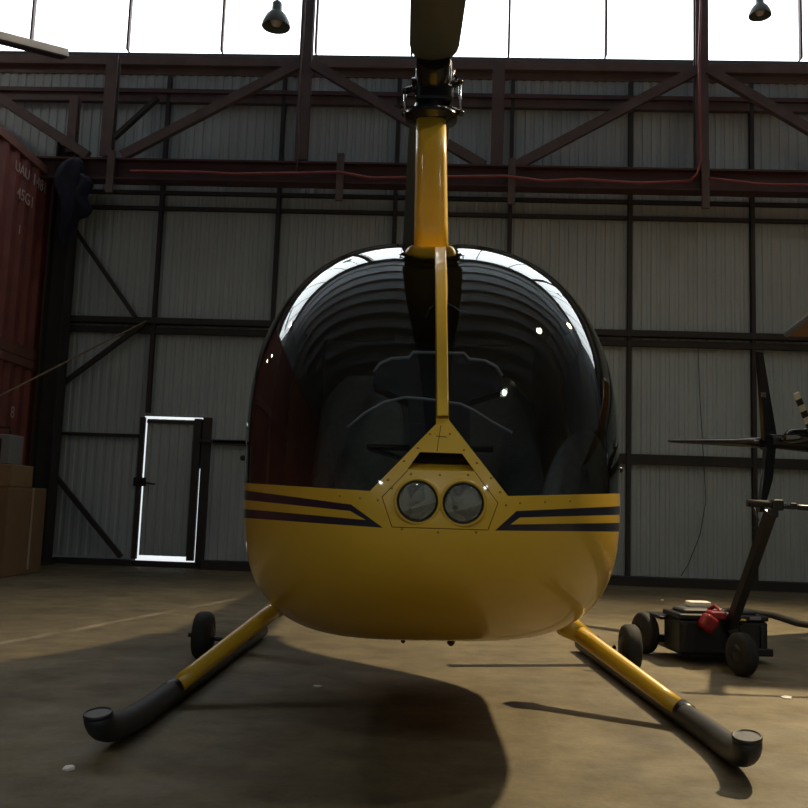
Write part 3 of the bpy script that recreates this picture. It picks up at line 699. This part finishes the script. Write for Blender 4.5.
# ================================================================== BATTERY CART
CY = 5.35
ct = thing('battery_cart', 'low black battery-powered ground cart with red fittings beside the right skid', 'cart', (1.6, 5.5, 0))
A = lambda x, y, Y: atY(x, y, Y)
def cyw(c, r, w, parent):
    ax = V((1, .28, 0)).normalized()
    wl_ = link('wheel', MB().lathe(c-ax*w/2, [(r*.6, 0), (r*.9, .003), (r*.99, w*.2), (r, w*.4), (r*.955, w*.5), (r, w*.6), (r*.99, w*.8), (r*.9, w-.003), (r*.6, w)], ax, 36), RUB, parent, world=ct)
    link('hub', MB().lathe(c-ax*(w/2+.006), [(.012, -.005), (r*.3, 0), (r*.58, .012), (r*.58, w), (r*.3, w+.012), (.012, w+.017)], ax, 24), BLK, wl_, world=ct)
    return wl_
c = atZ(742, 676, 0); c.z = .115; cyw(c, .115, .075, ct); cA = c.copy()
c = atZ(645, 653, 0); c.z = .125; cyw(c, .125, .08, ct)
q = Quaternion((0, 0, 1), .12)
x0 = atZ(668, 655, 0).x; x1 = atZ(758, 657, 0).x
link('chassis', MB().rbox((1.68, 5.68, .07), (.56, .4, .045), .008, q=q).bar((1.35, 5.78, .1), (1.75, 5.45, .1), .05, .04).bar((1.72, 5.12, .115), (1.78, 5.7, .09), .04, .04), BLK, ct, world=ct)
p = A(693, 632, 5.45)
cs = MB(); 
def case(cx, cy, w, dpt, h, z0, nm='battery_case'):
    m = MB().rbox((cx, cy, z0+h*.42), (w, dpt, h*.84), .015, q=q).rbox((cx, cy, z0+h*.92), (w*1.04, dpt*1.05, h*.14), .012, q=q)
    for k in (-.38, .38): m.rbox((cx+w*k, cy-dpt*.5-.004+k*w*.12, z0+h*.4), (.03, .02, h*.7), .005, q=q)
    o = link(nm, m, BLK, ct, world=ct)
    link('case_label', MB().rbox((cx+w*.12, cy-dpt*.53+.004, z0+h*.93), (.07, .006, .02), .002, q=q), GREY, o, world=ct)
    link('lid', MB().rbox((cx-.02, cy, z0+h*1.03), (w*.7, dpt*.7, h*.14), .02, q=q), mat('case_lid_plastic', (.035, .037, .042), .5), o, world=ct)
    return o
case(1.57, 5.55, .36, .26, .23, .06); case(1.86, 5.66, .17, .26, .23, .05)
link('side_rail', MB().rbox((1.42, 5.72, .24), (.2, .25, .02), .006, q=q), BLK, ct, world=ct)
link('red_connector', MB().rbox(A(708, 623, 5.38), (.09, .1, .09), .02, q=Quaternion((0, 1, 0), .6)).rbox(A(716, 615, 5.42), (.1, .1, .05), .015), REDP, ct, world=ct)
link('white_pad', MB().rbox(A(698, 604, 5.6), (.135, .08, .035), .01, q=q), WHT, ct, world=ct)
link('terminal', MB().rbox(A(719, 609, 5.55), (.05, .05, .02), .006).rbox(A(727, 614, 5.5), (.03, .04, .02), .006), CHR, ct, world=ct)
link('yellow_tag', MB().rbox(A(740, 620, 5.5), (.07, .02, .012), .004), YEL, ct, world=ct)
link('cable_loop', MB().tube([A(705, 612, 5.5), A(715, 606, 5.45), A(722, 612, 5.4), A(715, 622, 5.38), A(704, 620, 5.4)], .012, 8), REDP, ct, world=ct)
hb0, hb1 = A(730, 628, 5.4), A(771, 512, 5.0)
link('tow_arm', MB().bar(hb0, hb1, .05, .05).bar(hb0-V((.0, 0, .0)), V((1.8, 5.4, .08)), .05, .05), BLK, ct, world=ct)
gb = link('handle_bar', MB().tube([A(748, 503, 5.0), A(808, 508, 5.0), A(850, 511, 5.0)], [.015, .015, .015], 12), SHINY, ct, world=ct)
link('grip', MB().tube([A(747, 503, 5.0), A(768, 504, 5.0)], .02, 14), RUB, gb, world=ct)
link('handle_collar', MB().rbox(A(793, 506, 5.0), (.04, .035, .035), .008), BLK, gb, world=ct)
link('handle_clamp', MB().rbox(A(777, 505, 5.0), (.06, .05, .06), .01).rbox(A(773, 513, 5.0), (.05, .04, .05), .01), BLK, gb, world=ct)
link('handle_bar_end', MB().tube([A(754, 508, 5.02), A(758, 520, 5.02), A(754, 528, 5.02)], .006, 8), BLK, gb, world=ct)
# ================================================================== SECOND HELICOPTER (tail in view)
T0 = atY(768, 441, 6.7)
AA = R(33)
H2 = thing('helicopter', 'dark helicopter at the right edge showing its tail fin, stabiliser and striped tail rotor', 'helicopter', (T0.x, T0.y, 0), AA)
I2 = H2.matrix_world.inverted()
zb = T0.z
link('tail_boom', MB().tube([(0, 0, zb), (3.4, 0, zb+.05)], [.05, .14], 20), SHINY, H2)
l2 = lambda px, py, Y=6.7: I2 @ atY(px, py, Y)
# fin: thin aerofoil plates in the boom's vertical plane, built at true depth
def finpts(P):
    out = []
    for px, py in P:
        # intersect pixel ray with the boom's vertical plane
        d = I2.to_3x3() @ ray(px, py); o = I2 @ CAM; t = -o.y/d.y; out.append(o+d*t)
    return out
link('tail_fin', plate(MB(), finpts([(757, 352), (761.5, 353), (776, 441), (763, 441)]), .03, 1), SHINY, H2)
link('tail_fin', plate(MB(), finpts([(765, 441), (775, 441), (771, 480), (762, 512), (758, 512), (763, 470)]), .03, 1), SHINY, H2)
link('fin_marking', MB().rbox(finpts([(761, 395)])[0]+V((0, -.022, 0)), (.05, .006, .035), .002), CHR, H2)
sA = I2 @ atY(672, 441, 6.9+.35); sB = I2 @ atY(768, 443, 6.72)
sd = (sB-sA); ch = V((.12, 0, 0))
link('stabiliser', MB().loft([[sA+sd*t+V(((.05+.05*t)*cos(a), 0, (.014+.026*t)*sin(a))) for a in (2*pi*k/14 for k in range(14))] for t in (0, .02, .25, .5, .75, 1)]), SHINY, H2)
link('boom_stripe', MB().bar(l2(787, 437.5, 6.55), l2(830, 434.5, 6.75), .02, .03), CHR, H2)
link('boom_end_fairing', MB().tube([l2(781, 440, 6.6), l2(790, 436.5, 6.62), l2(830, 432.5, 6.8)], [.01, .05, .06], 14), SHINY, H2)
link('skid_bumper', MB().tube([l2(766, 446), l2(763, 449), l2(760, 447)], .012, 8), BLK, H2)
# striped tail rotor blade
p0, p1 = atY(796, 393, 6.5), atY(818, 447, 6.6)
tr = None; nb = 9
for i in range(nb):
    a_, b_ = p0.lerp(p1, i/nb), p0.lerp(p1, (i+1)/nb)
    if tr is None: tr = link('tail_rotor_blade', MB().bar(a_, b_, .045, .012, upv=(0, 1, 0)), mat('blade_white_band', (.6, .6, .52), .5), H2, world=H2)
    else: link('blade_band', MB().bar(a_, b_, .045, .012, upv=(0, 1, 0)), BLK if i % 2 else MATS['blade_white_band'], tr, world=H2)
# off-frame cabin, mast, blades, skids carrying the tail
cab = MB(); rings = []
for i in range(25):
    t = i/24; s_ = 3.1+2.9*t; k = sqrt(max(.0004, 1-(2*abs(t-.5))**2.4)); k = max(k, .12)
    rings.append([V((s_, .55*k*math.copysign(abs(cos(a))**.8, cos(a)), 1.15+.1*(1-t)+.7*k*math.copysign(abs(sin(a))**.8, sin(a)))) for a in (2*pi*j/30 for j in range(30))])
link('fuselage', cab.loft(rings), NAVY, H2)
link('mast', MB().tube([(4.3, 0, 1.7), (4.3, 0, 2.62)], .07, 16), NAVY, H2)
for sy in (-.85, .85):
    link('skid', MB().tube([(3.0, sy, .05), (5.6, sy, .05), (5.9, sy, .09), (6.1, sy, .2)], .04, 14), TUBE, H2)
    for xx in (3.9, 5.1): link('strut', MB().tube([(xx, sy, .06), (xx, sy*.5, .62)], .035, 12), NAVY, H2)
w1, w2 = atZ(787, 336.5, 2.3), atZ(840, 296, 2.3)
wg = thing('wing', 'ochre underside of a wing tip entering at the right edge above the dark tail fin', 'wing', (8.2, 7.4, 0))
P_ = [V((w1.x, w1.y, 2.3)), V((w2.x, w2.y, 2.3)), V((8.8, w2.y-.1, 2.42)), V((8.8, w1.y+.15, 2.42))]
pm = MB(); n_ = 4; pm.add(P_+[p+V((0, 0, .045)) for p in P_], [(0, 3, 2, 1), (4, 5, 6, 7)]+[(k, (k+1) % 4, 4+(k+1) % 4, 4+k) for k in range(4)])
link('panel', pm, OCH, wg, world=wg)
link('edge_strip', MB().tube([P_[0]+V((0, 0, .022)), P_[1]+V((0, 0, .022)), P_[2]+V((0, 0, .022))], .026, 8), ALU, wg, world=wg)
for xx in (6.6, 8.2): link('trestle', MB().bar((xx, 6.9, 0), (xx, 6.9, 2.3), .06, .06, upv=(0, 1, 0)).bar((xx, 6.5, .03), (xx, 7.3, .03), .06, .06), STEEL3, wg, world=wg)
# ================================================================== world + view
wd = bpy.data.worlds.new('world'); S.world = wd; wd.use_nodes = True
wd.node_tree.nodes['Background'].inputs[0].default_value = (.5, .55, .6, 1); wd.node_tree.nodes['Background'].inputs[1].default_value = .03
S.view_settings.view_transform = 'Standard'; S.view_settings.look = 'None'; S.view_settings.gamma = 1; S.view_settings.use_curve_mapping = False
S.view_settings.exposure = .18
